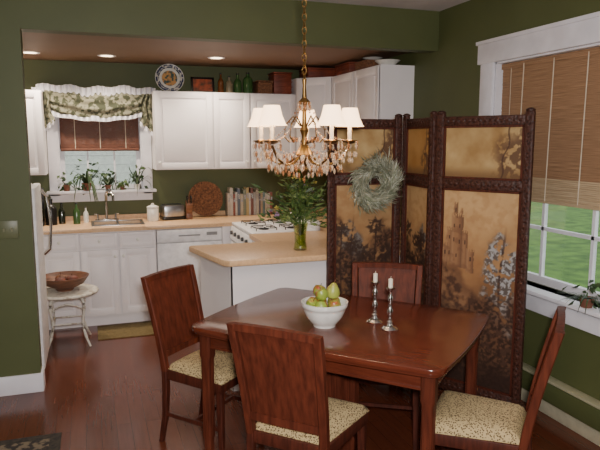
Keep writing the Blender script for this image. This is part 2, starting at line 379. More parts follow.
# peninsula
pn=thing('peninsula','white kitchen peninsula base below a peach counter','cabinet')
m=MB(); m.prism([(.86,3.88),(2.60,3.88),(2.60,4.40),(.75,4.40)],0,.87); m.done('body',CABW,parent=pn)
m=MB(); m.prism([(.85,3.868),(2.60,3.868),(2.60,3.879),(.86,3.879)],.0,.87); m.bb(.855,2.6,3.858,3.868,0,.09); m.prism([(.85,3.868),(.862,3.868),(.752,4.402),(.74,4.402)],.0,.87); m.done('end_panel',CABW,parent=pn)
m=MB(); m.prism([(.665,4.43),(.79,3.83),(.83,3.79),(2.61,3.79),(2.61,4.45),(.68,4.45)],.872,.912,bev=.005); m.done('worktop',COUNTER,label='peach laminate peninsula worktop holding the flower vase',cat='countertop')
# sink, faucet
sk=thing('kitchen_sink','stainless steel sink set into the worktop','sink',loc=(.23,5.94,.91))
m=MB(); m.bb(-.235,.235,-.185,-.16,-.002,.006,bev=.002); m.bb(-.235,.235,.16,.185,-.002,.006,bev=.002); m.bb(-.235,-.21,-.16,.16,-.002,.006); m.bb(.21,.235,-.16,.16,-.002,.006); m.bb(-.01,.01,-.16,.16,-.002,.005); m.done('rim',STEEL,parent=sk)
m=MB(); m.bb(-.22,.22,-.17,.17,-.034,-.03); m.done('basin',STEEL,parent=sk)
fc=thing('faucet','chrome gooseneck faucet behind the sink','faucet',loc=(.14,6.165,.911))
m=MB(); m.bb(-.11,.11,-.025,.025,0,.012,bev=.004); m.done('base',SILVER,parent=fc)
m=MB(); m.tube([(0,0,.01),(0,0,.19),(0,-.01,.25),(0.01,-.04,.29),(0.03,-.08,.30),(0.05,-.12,.28),(0.06,-.145,.24),(0.06,-.15,.20)],.013,10); m.done('spout',SILVER,parent=fc)
for sx in(-.085,.085):
    m=MB(); m.lathe([(.014,0),(.012,.04),(.016,.05),(0,.055)],12,c=(sx,0,.012)); m.tube([(sx,0,.06),(sx*1.4,-.03,.07)],.005,6); m.done('tap_handle',SILVER,parent=fc)
# refrigerator
fr=thing('refrigerator','white refrigerator with a silver bar handle behind the wall end','refrigerator',loc=(-1.05,4.46,0))
m=MB(); m.bb(0,.64,0,.56,.02,1.36,bev=.01); m.done('body',APPL,parent=fr)
m=MB(); m.bb(.642,.695,0,.56,.08,1.36,bev=.012); o=m.done('door',APPL,parent=fr)
m=MB(); m.tube([(.695,.51,.82),(.74,.51,.86),(.755,.51,1.05),(.74,.51,1.26),(.695,.51,1.31)],.012,8); m.done('handle',SILVER,parent=o)

# ------------------------------------------------------------------ plants
def pot(mb,r,h,c=(0,0,0)):
    mb.lathe([(0,0),(r*.7,0),(r*.95,h*.8),(r*1.05,h*.8),(r*1.05,h),(r*.92,h),(r*.9,h*.85),(0,h*.85)],18,c=c)
def plant(loc,r,h,n,L,label,mt=LEAF,potm=TERRA,rise=(.6,1.5),leafy=0,xr=None,yr=None,zr=None,bw=.012,spread=.09,up=.12,lw=.035,dr=(.6,1.7),below=-.03):
    t=thing('potted_plant',label,'plant',loc=loc)
    m=MB(); pot(m,r,h); m.done('pot',potm,parent=t)
    m=MB(); m.lathe([(0,h*.87),(r*.88,h*.87)],14); m.done('soil',SOIL,parent=t)
    m=MB()
    for i in range(n): 
        rs=R(*rise); m.blade((R(-.3,.3)*r,R(-.3,.3)*r,h*.85),R(0,2*pi),L*R(.6,1.1),bw,rs,rs*R(*dr))
    for i in range(leafy):
        a=R(0,2*pi); q=R(0,spread); m.leaf((cos(a)*q,sin(a)*q*.6,h+R(below,up)),(cos(a),sin(a)*.6,R(-.9,.5)),.055,lw)
    m.clamp(xr,yr,zr); m.done('foliage',mt,parent=t); return t
YP=6.215; cy=(-.2,.065); cz=(-.10,.6)
plant((-.21,YP,1.2),.032,.06,12,.2,'small potted plant with arching leaves on the windowsill',LEAFD,xr=(-.08,.07),yr=cy,zr=cz,leafy=18)
plant((-.03,YP,1.2),.045,.075,30,.56,'large trailing spider plant in a clay pot on the windowsill',LEAFD,rise=(.8,1.4),xr=(-.12,.12),yr=cy,zr=cz,bw=.02,leafy=34,spread=.11,up=.22,below=-.10,dr=(.9,1.9))
plant((.165,YP,1.2),.03,.05,24,.5,'arching spider plant in the middle of the windowsill',LEAFD,rise=(.7,1.4),xr=(-.085,.08),yr=cy,zr=cz,bw=.02,leafy=20,up=.14,below=-.08,dr=(.9,1.9))
plant((.30,YP,1.2),.024,.04,8,.16,'small leafy plant on the windowsill',LEAF,leafy=24,xr=(-.055,.06),yr=cy,zr=cz,spread=.06,up=.07)
plant((.44,YP,1.2),.032,.055,22,.48,'grassy plant in a white pot by the window casing',LEAFD,PORC,rise=(.7,1.6),xr=(-.08,.13),yr=cy,zr=cz,bw=.014,leafy=14,up=.2)
plant((2.57,2.59,wz0),.042,.055,40,.2,'low trailing plant in a clay pot on the dining windowsill',LEAFD,leafy=26,rise=(-.2,.8),xr=(-.18,.045),spread=.13,bw=.01,up=.08,lw=.025)

# ------------------------------------------------------------------ kitchen counter items
def bottle(loc,r,h,mt,label,neck=.35,capm=None):
    t=thing('bottle',label,'bottle',loc=loc)
    m=MB(); b=h*(1-neck); m.lathe([(0,0),(r,0),(r,b*.85),(r*.8,b),(r*.35,b+h*neck*.3),(r*.32,h*.95),(0,h*.95)],18); m.done('bottle_body',mt,parent=t)
    m=MB(); m.lathe([(r*.38,h*.93),(r*.38,h),(0,h)],12); m.done('cap',capm or BLACK,parent=t); return t
DG=mat('dark_glass',(26,32,22),.1,coat=.5); GG=mat('green_glass',(62,100,54),.12,coat=.5); AM=mat('amber_glass',(106,62,30),.15,coat=.4)
cm=thing('coffee_maker','black coffee maker on the worktop','coffee maker',loc=(-.50,6.02,.91))
m=MB(); m.bb(-.09,.09,-.1,.12,0,.03,bev=.005); m.bb(-.09,.09,.03,.12,.03,.3,bev=.01); m.bb(-.09,.09,-.1,.12,.24,.34,bev=.012); m.done('body',BLACK,parent=cm)
m=MB(); m.lathe([(0,0),(.06,0),(.07,.07),(.05,.14),(.055,.16)],20,c=(0,-.035,.035)); m.tube([(.05,-.05,.06),(.09,-.09,.08),(.09,-.09,.15),(.05,-.05,.17)],.008,6); m.done('carafe',DG,parent=cm)
bottle((-.35,6.0,.91),.05,.24,BLACK,'squat black bottle on the worktop',neck=.3)
bottle((-.26,6.05,.91),.03,.2,DG,'dark glass bottle beside the black bottle')
bottle((-.13,6.0,.91),.032,.2,mat('soap',(60,90,50),.2),'green dish soap bottle near the sink')
bottle((-.05,6.08,.91),.024,.15,PORC,'white soap pump bottle near the sink')
cn=thing('canister','white lidded canister on the worktop','canister',loc=(.56,5.98,.91))
m=MB(); m.lathe([(0,0),(.05,0),(.055,.01),(.055,.12),(.05,.13),(0,.13)],24); m.done('canister_body',PORC,parent=cn)
m=MB(); m.lathe([(.057,.13),(.057,.14),(.02,.155),(.012,.158),(.014,.17),(0,.174)],24); m.done('lid',PORC,parent=cn)
to=thing('toaster','dark chrome toaster on the worktop','toaster',loc=(.75,6.05,.91),rz=.15)
m=MB(); m.bb(-.10,.11,-.08,.08,.012,.15,bev=.025); m.done('body',STEEL,parent=to)
m=MB(); m.bb(-.105,.115,-.082,.082,0,.04,bev=.01); m.bb(-.09,.09,-.035,-.02,.145,.152); m.bb(-.09,.09,.02,.035,.145,.152); m.box((.115,0,.1),(.02,.03,.015)); m.done('base',BLACK,parent=to)
kb=thing('knife_block','wooden knife block with black-handled knives','knife block',loc=(.91,6.00,.91))
m=MB(); m.box((0,.005,.105),(.06,.09,.14),rot=(.35,0,0),bev=.006); m.bb(-.03,.03,-.03,.075,0,.06,bev=.004); m.done('block',WOODB,parent=kb)
for i in range(4):
    m=MB(); m.box((-.018+(i%2)*.036,-.035-(i//2)*.03+.02,.20+(i//2)*-.012),(.014,.02,.07),rot=(.35,0,0),bev=.003); m.done('knife_handle',BLACK,parent=kb)
wp=thing('wooden_platter','round brown woven tray leaning against the wall','platter',loc=(1.11,6.15,.912),rot=(radians(-12),0,0))
m=MB(); m.lathe([(0,0),(.11,0),(.165,.018),(.175,.02),(.178,.03),(.165,.03),(.11,.012),(0,.012)],40,c=(0,.02,.18),rot=(radians(90),0,0))
for rr in(.03,.06,.09): m.lathe([(rr,0),(rr+.004,-.004),(rr+.008,0)],32,c=(0,.02,.18),rot=(radians(90),0,0))
m.done('platter_body',BASKET,parent=wp)
bc=[((190,180,164),'cream'),((200,190,176),'pale'),((146,86,72),'red'),((196,190,180),'white'),((98,108,120),'blue'),((186,172,146),'tan'),((126,132,110),'green'),((186,166,116),'yellow'),((202,196,186),'ivory'),((124,82,72),'maroon'),((172,168,162),'grey'),((188,178,160),'beige'),((100,92,98),'purple'),((172,150,120),'brown'),((106,128,126),'teal')]
x=1.325
for i,(c,nm) in enumerate(bc+bc[:3]):
    w=R(.018,.033); hh=R(.22,.285); m=MB(); m.bb(0,w,0,.13,0,hh,bev=.002); m.mi=1; m.bb(.003,w-.003,.004,.131,.004,hh+.0005); m.mi=2; m.bb(.003,w-.003,-.0006,0,hh*.62,hh*.8)
    m.done('book',[mat('cover%d'%i,c,.5,scale=30,stretch=(1,1,.5)),PORC,mat('label%d'%i,tuple(255-q*.6 for q in c),.6,scale=80,c2=c)],loc=(x,6.125,.911),label='upright cookbook with %s spine in the worktop corner'%nm,cat='book',group='cookbooks on the worktop'); x+=w+.0006

# top of cabinets
pl=thing('decorative_plate','blue and white patterned plate standing on the cabinet','plate',loc=(.78,6.15,2.142),rot=(radians(-10),0,0))
m=MB(); m.lathe([(0,0),(.09,0),(.135,.014),(.14,.02),(.09,.008),(0,.008)],36,c=(0,.01,.14),rot=(radians(90),0,0)); m.done('plate_body',PORC,parent=pl)
m=MB(); m.lathe([(.10,-.0035),(.128,-.0145),(.128,-.0155),(.10,-.0045)],36,c=(0,-.012,.14),rot=(radians(90),0,0)); 
m.lathe([(.10,.004),(.134,.018),(.134,.020),(.10,.0055)],36,c=(0,.008,.14),rot=(radians(90),0,0))
m.mi=1; m.lathe([(0,.010),(.075,.010)],24,c=(0,.008,.14),rot=(radians(90),0,0)); m.done('painted_pattern',[mat('plate_blue',(36,46,84),.3,c2=(210,206,196),scale=34,lo=.45,hi=.5),mat('plate_center',(210,160,100),.3,c2=(60,90,90),scale=26,lo=.45,hi=.55)],parent=pl)
fp=thing('framed_print','small dark framed print leaning on top of the cabinet','picture',loc=(1.10,6.14,2.142),rot=(radians(-12),0,0))
m=MB(); 
for a in((-.115,.115,0,.02),(-.115,.115,.14,.16)): m.bb(a[0],a[1],-.01,.01,a[2],a[3])
m.bb(-.115,-.095,-.01,.01,0,.16); m.bb(.095,.115,-.01,.01,0,.16); m.done('frame',BLACK,parent=fp)
m=MB(); m.bb(-.1,.1,-.004,.006,.01,.15); m.done('print',mat('print',(190,90,56),.6,c2=(80,60,44),scale=16),parent=fp)
bottle((1.27,6.1,2.14),.03,.2,AM,'amber glass bottle on top of the cabinet')
bottle((1.35,6.08,2.14),.035,.17,mat('stoneware',(130,120,96),.4),'stoneware bottle on top of the cabinet')
bottle((1.44,6.1,2.14),.04,.2,GG,'green glass bottle on top of the cabinet')
bottle((1.54,6.08,2.14),.05,.21,GG,'wide green glass jug on top of the cabinet',neck=.25)
def crate(loc,w,d,h,label,mt=BASKET,rz=0):
    t=thing('basket',label,'basket',loc=loc,rz=rz)
    m=MB(); m.bb(-w/2,w/2,-d/2,d/2,0,h,bev=.012)
    for k in range(4): m.bb(-w/2-.004,w/2+.004,-d/2-.004,d/2+.004,h*(.1+.24*k),h*(.1+.24*k)+.01,bev=.003)
    m.done('basket_body',mt,parent=t)
    m=MB(); m.bb(-w/2-.008,w/2+.008,-d/2-.008,d/2+.008,h,h+.012,bev=.005); m.done('rim',mt,parent=t)
RB=mat('redbox',(140,66,42),.5,c2=(100,44,28),scale=8)
crate((1.70,6.1,2.14),.15,.2,.12,'small dark woven basket on top of the wall cabinet')
crate((1.89,6.12,2.14),.19,.2,.21,'tall reddish brown basket on the cabinet',RB)
crate((2.28,5.98,2.30),.36,.28,.085,'wide reddish brown basket on the corner cabinet',RB)
crate((2.44,5.50,2.30),.24,.34,.09,'reddish wooden box lying on the tall cabinet',RB)
crate((2.42,5.05,2.30),.22,.25,.06,'brown woven tray on the tall cabinet')
def dish(loc,r,h,label):
    m=MB(); m.lathe([(0,0),(r*.5,0),(r*.55,.01),(r,h),(r*.97,h),(r*.5,.018),(0,.018)],30); m.done('serving_dish',PORC,loc=loc,label=label,cat='dish')
dish((2.44,4.80,2.301),.11,.05,'white serving dish on top of the tall cabinet')
dish((2.42,5.05,2.373),.09,.03,'white shallow dish stacked on the woven tray')

# ------------------------------------------------------------------ kitchen window textiles
bl=thing('bamboo_blind','reddish bamboo blind in the kitchen window','window blind',loc=(0,YB+.03,0))
m=MB(); z=2.04
while z>1.60: m.bb(kx0+.02,kx1-.02,-.003+R(-.001,.001),.003,z-.0112,z); z-=.0115
m.tube([(kx0+.02,0,1.59),(kx1-.02,0,1.59)],.014,10); m.done('slats',BAMBOOD,parent=bl)
m=MB(); 
for xx in(-.12,.11,.35): m.bb(xx,xx+.006,-.006,-.003,1.6,2.04)
m.done('cord',CORD,parent=bl)
FLORAL=mat('floral_fabric',(140,138,116),.9,c2=(64,68,50),scale=26,detail=3,lo=.44,hi=.56)
va=thing('window_valance','floral swag valance with white ruffles over the kitchen window','curtain',loc=(0,YB-.05,0))
W0,W1=kx0-.14,kx1+.12
def vb(u):
    return 1.945-.055*(1-(2*u-1)**2)+.02*abs(2*u-1)+.004*sin(u*30)
def vf(u,v):
    x=W0+(W1-W0)*u; zt=2.125+.010*sin(u*28)+.008*sin(u*11); zb=vb(u)
    sag=1-(2*u-1)**2
    return Vector((x+.01*sin(v*9+u*5),-.06-.04*sin(v*pi)**.8+.008*sin(v*16-6*sag)+.003*sin(u*35+v*4),zt+(zb-zt)*v))
m=MB(); m.grid(vf,120,40)
def tail(x0,w,zb,seed,sl):
    return lambda u,v: Vector((x0+(w*(.5+.5*v))*(u-.5)+.012*sin(v*8+seed),-.118-.016*sin(u*16+v*2+seed),2.12+(zb-2.12+sl*(u-.5))*v))
m.grid(tail(W0+.05,.14,1.80,0,.12),18,24); m.grid(tail(W1-.06,.16,1.78,2,-.14),18,24)
m.done('swag',FLORAL,parent=va)
m=MB(); m.grid(lambda u,v: Vector((W0+(W1-W0)*u,-.066-.014*sin(u*130)*v,vb(u)+.014-.048*v)),240,4)
m.grid(lambda u,v: Vector((W0-.02+(W1-W0+.04)*u,-.066-.014*sin(u*140)*(.4+v),2.10+.085*v+.010*sin(u*28)+.008*sin(u*11))),240,3)
m.grid(lambda u,v: Vector((W1-.005+.085*u+.012*sin(v*10),-.085-.018*sin(u*16+v*3),2.16-(.48+.05*sin(u*5+1))*v)),24,30)
m.grid(lambda u,v: Vector((W0-.06+.06*u+.012*sin(v*10),-.085-.018*sin(u*12+v*3),2.16-(.40+.04*sin(u*5))*v)),16,30)
m.grid(lambda u,v: Vector((W0-.02+.14*u,-.128-.014*sin(u*20),1.80+.12*(u-.5)-.045*v+.012)),24,3)
m.grid(lambda u,v: Vector((W1-.14+.16*u,-.128-.014*sin(u*20),1.78-.14*(u-.5)-.045*v+.012)),24,3)
m.done('ruffle',mat('white_ruffle',(240,238,244),.9),parent=va)

# rugs
m=MB(); m.bb(.005,.50,5.27,5.68,0,.008,bev=.002); m.done('kitchen_rug',mat('olive_rug',(122,104,66),.95,c2=(98,84,50),scale=60,bump=.5),label='olive brown rug in front of the sink cabinet',cat='rug')
m=MB(); m.bb(-1.5,-.22,2.2,3.6,0,.008,bev=.002); m.mi=1; m.bb(-1.44,-.28,2.26,3.54,.0081,.0085)
m.done('area_rug',[mat('rug_border',(70,62,52),.95,c2=(38,34,32),scale=50),mat('rug_field',(120,106,86),.95,c2=(48,42,40),scale=26,lo=.45,hi=.55)],label='dark patterned area rug on the plank floor',cat='rug')

# stool with bowl
PWH=mat('chipped_white',(216,212,200),.5,c2=(150,134,114),scale=18,lo=.3,hi=.5)
SX,SY=-.22,5.30
st=thing('side_stool','old worn white stool with curved splayed legs by the cabinets','stool',loc=(SX,SY,0))
m=MB(); m.lathe([(0,.42),(.225,.42),(.245,.428),(.25,.438),(.245,.447),(.23,.452),(0,.452)],36); m.done('seat',PWH,parent=st)
LP=[(.13,.42,.010),(.165,.395,.014),(.183,.36,.010),(.186,.33,.013),(.178,.29,.009),(.166,.24,.012),(.162,.19,.013),(.168,.14,.009),(.186,.09,.012),(.212,.04,.009),(.235,.0,.009)]
for a in range(4):
    an=pi/4+a*pi/2
    m=MB(); m.tube([(cos(an)*r,sin(an)*r,z) for r,z,_ in LP],[q for _,_,q in LP],10); m.done('leg',PWH,parent=st)
for a in range(4):
    a0=pi/4+a*pi/2; a1=a0+pi/2
    for rr,zz,sg in((.162,.19,0),(.184,.31,.05)):
        p0=Vector((cos(a0)*rr,sin(a0)*rr,zz)); p1=Vector((cos(a1)*rr,sin(a1)*rr,zz)); up=Vector((0,0,sg))
        m=MB(); m.tube([p0,p0.lerp(p1,.25)+up*.7,p0.lerp(p1,.5)+up,p0.lerp(p1,.75)+up*.7,p1],[.005,.006,.009,.006,.005],8); m.done('rung',PWH,parent=st)
SZ=.452; BXX=SX-.015
m=MB(); m.lathe([(0,0),(.065,0),(.075,.02),(.15,.055),(.195,.12),(.185,.12),(.14,.06),(.07,.03),(0,.025)],36); m.done('wooden_bowl',BOWLM,loc=(BXX,SY,SZ),label='wide turned wooden bowl on the white stool',cat='bowl')
for i,(a,q,c,r) in enumerate(((0,.058,(122,66,50),.042),(2.1,.058,(134,88,62),.044),(4.2,.058,(112,60,48),.042))):
    m=MB(); m.sph((0,0,0),r,sc=(1.25,1,.75)); o=m.done('squash',mat('squash%d'%i,c,.6,c2=tuple(q_*.7 for q_ in c),scale=30),loc=(BXX+cos(a)*q,SY+sin(a)*q,SZ+.09),rz=a,label='reddish brown gourd in the wooden bowl',cat='vegetable',group='gourds in the wooden bowl')
    m=MB(); m.tube([(0,0,r*.7),(.004,0,r*.7+.02)],.004,6); m.done('stem',WOODB,parent=o)

# ------------------------------------------------------------------ dining table
TA=radians(-47.4)
tb=thing('dining_table','reddish mahogany dining table with rounded corners','table',loc=(1.21,2.82,0),rz=TA)
L,Wd=.65,.475
def toppoly(L,W,r,bulge=.018):
    P=[]
    cs=[(L-r,-W+r,-90),(L-r,W-r,0),(-L+r,W-r,90),(-L+r,-W+r,180)]
    for ci,(cx,cy_,a0) in enumerate(cs):
        for k in range(7):
            a=radians(a0+15*k); P.append((cx+r*cos(a),cy_+r*sin(a)))
        nx=cs[(ci+1)%4]; e0=P[-1]; a1=radians(nx[2]); e1=(nx[0]+r*cos(a1),nx[1]+r*sin(a1)); nn=(cos(a1),sin(a1))
        for i in range(1,10):
            t=i/10; k=4*t*(1-t)*bulge; P.append((e0[0]+(e1[0]-e0[0])*t+nn[0]*k,e0[1]+(e1[1]-e0[1])*t+nn[1]*k))
    return P
m=MB(); m.prism(toppoly(L,Wd,.07),.733,.76,bev=.006); m.prism(toppoly(L-.012,Wd-.012,.065),.720,.733,bev=.003)
m.done('table_top',MAHOG,parent=tb)
m=MB(); lx,ly=L-.075,Wd-.075
for sy in(-1,1): m.bb(-lx,lx,sy*ly-.011,sy*ly+.011,.64,.72,bev=.002); m.bb(-lx,lx,sy*ly-.015,sy*ly+.015,.64,.655,bev=.003)
for sx in(-1,1): m.bb(sx*lx-.011,sx*lx+.011,-ly,ly,.64,.72,bev=.002); m.bb(sx*lx-.015,sx*lx+.015,-ly,ly,.64,.655,bev=.003)
m.done('apron',MAHOG,parent=tb)
def tleg():
    m=MB(); m.vbar([(0,0,.72),(0,0,.60),(0,0,.58),(0,0,.06),(0,0,.05),(0,0,0)],[(.062,.062),(.062,.062),(.052,.052),(.038,.038),(.05,.05),(.044,.044)])
    for k in(-1,0,1):
        for sgn in(-1,1): m.box((k*.013,sgn*.0235,.36),(.006,.006,.40)); m.box((sgn*.0235,k*.013,.36),(.006,.006,.40))
    return m
o=tleg().done('leg',MAHOGV,parent=tb,loc=(lx,ly,0))
for a,b in((-lx,ly),(lx,-ly),(-lx,-ly)): inst(o,'leg',tb,(a,b,0))
for yy in (-.10,.10):
    m=MB(); m.vbar([(0,yy,.72),(0,yy,.60),(0,yy,.58),(0,yy,.1),(0,yy,.08),(0,yy,0)],[(.085,.085),(.085,.085),(.072,.072),(.060,.060),(.08,.08),(.07,.07)])
    for k in(-.021,-.007,.007,.021):
        for sg in(-1,1): m.box((k,yy+sg*.034,.34),(.008,.010,.46)); m.box((sg*.034,yy+k,.34),(.010,.008,.46))
    m.done('center_leg',MAHOGV,parent=tb)

# ------------------------------------------------------------------ dining chair
ch=thing('dining_chair','mahogany dining chair facing the table, back to the room','chair',group='dining chairs around the table')
HB=.938
def by(z): s=max(0,(z-.42)/.53); return -.195-.115*s**1.25
def bx(z): s=max(0,(z-.42)/.53); return .176+.020*s
m=MB()
for sx in(-1,1):
    zz=[.42,.5,.6,.7,.8,.88,HB]
    m.vbar([(sx*bx(z),by(z),z) for z in zz],[(.036,.038)]*6+[(.034,.036)])
t=bmesh.new(); rows=[]
ZN=12; XN=12; CR=.006
for side in(0,1):
    rr=[]
    for i in range(ZN+1):
        z=.515+(HB-.01-.515)*i/ZN; row=[]
        for j in range(XN+1):
            u=-1+2*j/XN; hw=bx(z)-.023
            row.append(t.verts.new((u*hw,by(z)-.006*(1-u*u)+(.006 if side else -.006),z)))
        rr.append(row)
    rows.append(rr)
for sd,rr in enumerate(rows):
    for i in range(ZN):
        for j in range(XN):
            q=(rr[i][j],rr[i][j+1],rr[i+1][j+1],rr[i+1][j]); t.faces.new(q if sd==0 else q[::-1])
A,B=rows
for i in range(ZN):
    for j in(0,XN): t.faces.new((A[i][j],A[i+1][j],B[i+1][j],B[i][j]))
for j in range(XN):
    for i in(0,ZN): t.faces.new((A[i][j],A[i][j+1],B[i][j+1],B[i][j]))
bmesh.ops.recalc_face_normals(t,faces=t.faces); m.add(t)
for (zc,hh,dd) in((HB-.014,.030,.030),(.51,.035,.028)):
    hw=bx(zc); pts=[]
    for i in range(9):
        u=-1+i/4; pts.append((u*hw,by(zc)-.006*(1-u*u),zc+(CR*(1-u*u) if zc>.9 else 0)))
    for a,b in zip(pts,pts[1:]):
        c=[(a[k]+b[k])/2 for k in range(3)]; m.box(c,(abs(b[0]-a[0])+.004,dd,hh),rot=(0,-math.atan2(b[2]-a[2],b[0]-a[0]),math.atan2(b[1]-a[1],b[0]-a[0])))
m.done('backrest',MAHOGV,parent=ch)
m=MB()
m.prism([(-.184,-.20),(.184,-.20),(.215,.205),(-.215,.205)],.375,.43,bev=.004); m.done('seat_frame',MAHOGD,parent=ch)
m=MB()
def seatf(u,v):
    y=-.185+.40*v; hw=.172+.045*v; x=(2*u-1)*hw
    e=min(u,1-u,v,1-v); hgt=.045*(1-(1-min(1,e*5))**2)**.5 if e<.2 else .045
    return Vector((x,y,.432+hgt+.012*(1-(2*u-1)**2)*(1-(2*v-1)**2)))
m.grid(seatf,24,24); m.prism([(-.172,-.185),(.172,-.185),(.217,.215),(-.217,.215)],.43,.434); m.done('seat_cushion',FABRIC,parent=ch,angle=60)
for sx in(-1,1):
    m=MB(); m.vbar([(sx*.192,.185,.40),(sx*.192,.185,.35),(sx*.195,.19,.1),(sx*.197,.195,0)],[(.042,.042),(.038,.038),(.028,.028),(.024,.024)]); m.done('leg',MAHOGD,parent=ch)
    m=MB(); m.vbar([(sx*.176,-.195,.43),(sx*.176,-.195,.3),(sx*.176,-.205,.15),(sx*.178,-.235,0)],[(.036,.036),(.036,.034),(.03,.03),(.026,.026)]); m.done('leg',MAHOGD,parent=ch)
for sx in(-1,1): 
    m=MB(); m.box((sx*.184,-.005,.17),(.016,.39,.022),rot=(0,0,-sx*.05)); m.done('side_stretcher',MAHOGD,parent=ch)
m=MB(); m.box((0,0,.17),(.358,.016,.02)); m.done('cross_stretcher',MAHOGD,parent=ch)
ch.location=(.88,2.455,0); ch.rotation_euler=(0,0,radians(-46))
copytree(ch,(.61,3.27,0),radians(-137.4),'mahogany dining chair standing near the kitchen peninsula')
copytree(ch,(1.53,3.00,0),radians(149.7),'mahogany dining chair pushed in before the folding screen')
copytree(ch,(1.62,2.20,0),radians(47),'mahogany dining chair seen side-on near the window')

# ------------------------------------------------------------------ table items
bo=MB()
bo.lathe([(0,0),(.055,0),(.058,.012),(.065,.018),(.09,.05),(.105,.085),(.108,.097),(.114,.10),(.117,.112),(.118,.125),(.11,.125),(.104,.10),(.085,.05),(.055,.02),(0,.018)],48)
BX,BY=1.08,2.76
bo.done('fruit_bowl',PORC,loc=(BX,BY,.76),label='white ceramic bowl on the dining table',cat='bowl',angle=50)
PEAR=mat('pear_skin',(160,168,74),.4,c2=(168,130,60),scale=9,lo=.35,hi=.5); APPLE=mat('apple_skin',(142,160,62),.35,c2=(166,76,48),scale=12,lo=.38,hi=.5)
def pear(loc,rot,mt,nm):
    o=MB().lathe([(0,0),(.018,.002),(.034,.016),(.036,.034),(.030,.055),(.018,.072),(.011,.082),(0,.086)],18,c=(0,0,-.04)).done(nm,mt,loc=loc,rot=rot,label='yellow-green %s piled in the white bowl'%nm,cat='fruit',group='fruit in the white bowl')
    MB().tube([(0,0,.044),(.004,0,.062)],.002,6).done('stem',WOODB,parent=o)
def apple(loc,mt,k=.88):
    o=MB().lathe([(r*k,z*k) for r,z in [(0,-.03),(.015,-.034),(.032,-.018),(.038,.004),(.03,.026),(.012,.032),(0,.024)]],18).done('apple',mt,loc=loc,rot=(R(-.4,.4),R(-.4,.4),R(0,6)),label='green apple with a russet blush in the bowl',cat='fruit',group='fruit in the white bowl')
    MB().tube([(0,0,.022),(.003,0,.040)],.002,6).done('stem',WOODB,parent=o)
for i in range(5):
    a=i*2*pi/5+.3; apple((BX+.060*cos(a),BY+.060*sin(a),.76+.112),APPLE)
apple((BX,BY,.76+.075),APPLE)
for i in range(3):
    a=i*2.09+4.0; p=(BX+.042*cos(a),BY+.042*sin(a),.76+.170)
    pear((p[0],p[1],p[2]+.006),(.2,.1,a),PEAR,'pear') if i==1 else apple(p,APPLE)
for x,y in((1.346,2.735),(1.362,2.60)):
    c=thing('candlestick','turned silver candlestick on the dining table','candlestick',loc=(x,y,.76),group='pair of silver candlesticks')
    k=1.12
    m=MB(); m.lathe([(r,z*k) for r,z in [(0,0),(.04,0),(.042,.004),(.032,.012),(.015,.018),(.01,.028),(.016,.034),(.008,.042),(.007,.06),(.013,.07),(.015,.085),(.008,.098),(.007,.12),(.012,.13),(.013,.145),(.007,.155),(.009,.17),(.02,.182),(.022,.188),(.014,.19),(0,.19)]],24); m.done('holder',SILVER,parent=c)
    m=MB(); m.lathe([(0,.19*k),(.011,.19*k),(.011,.225*k),(.004,.228*k),(0,.228*k)],14); m.tube([(0,0,.226*k),(.001,0,.237*k)],.001,5); m.done('candle',CANDLE,parent=c)

# vase with greens
vs=thing('flower_vase','glass vase of leafy greens and wildflowers on the peninsula','vase',loc=(1.39,4.03,.912))
m=MB(); m.lathe([(0,0),(.045,0),(.048,.01),(.04,.06),(.042,.12),(.055,.19),(.052,.19),(.038,.12),(.036,.06),(.043,.015),(0,.012)],24); m.done('vase_body',VGLASS,parent=vs)
m=MB(); m.lathe([(0,.014),(.041,.014),(.035,.06),(.037,.11),(0,.11)],18); m.done('water',mat('water_green',(196,188,104),.1,c2=(130,140,66),scale=30),parent=vs)
m=MB(); heads=[]
for i in range(38):
    a=R(0,2*pi); rr=R(.02,.27); h=R(.38,.72)-rr*.9; p1=(cos(a)*rr,sin(a)*rr,h)
    m.tube([(R(-.015,.015),R(-.015,.015),.03),(cos(a)*.03,sin(a)*.03,.19),(cos(a)*rr*.5,sin(a)*rr*.5,.19+(h-.19)*.65),p1],.0025,5); heads.append((Vector(p1),a))
m.done('stems',LEAF,parent=vs)
m=MB()
for p,a in heads:
    base=Vector((cos(a)*.03,sin(a)*.03,.19))
    out=Vector((cos(a),sin(a),.9))
    for k in range(20):
        t=R(.1,1.08); q=base.lerp(p,t)+Vector((R(-.02,.02),R(-.02,.02),R(-.02,.02))); m.mi=random.choice((0,0,1,2,2)); m.leaf(q,(out.x+R(-1,1),out.y+R(-1,1),out.z*R(-.3,1)),R(.03,.09),R(.010,.024))
m.done('foliage',[LEAF,LEAFD,LEAFL],parent=vs)
FL=[mat('purple_flower',(150,112,150),.7,c2=(184,158,184),scale=30),mat('yellow_flower',(216,208,120),.7,c2=(200,184,86),scale=30)]
fm=[]
for j in range(2):
    m=MB()
    for k in range(18): m.leaf((0,0,0),(R(-1,1),R(-1,1),R(0,1)),.024,.016)
    fm.append(m)
srcs=[]
for i in range(20):
    p,a=random.choice(heads); q=p+Vector((R(-.03,.03),R(-.03,.03),R(-.02,.04)))
    if i<2: srcs.append(fm[i].done('flower',FL[i],parent=vs,loc=q))
    else: inst(srcs[i%2],'flower',vs,q,(R(-.5,.5),R(-.5,.5),R(0,6)))

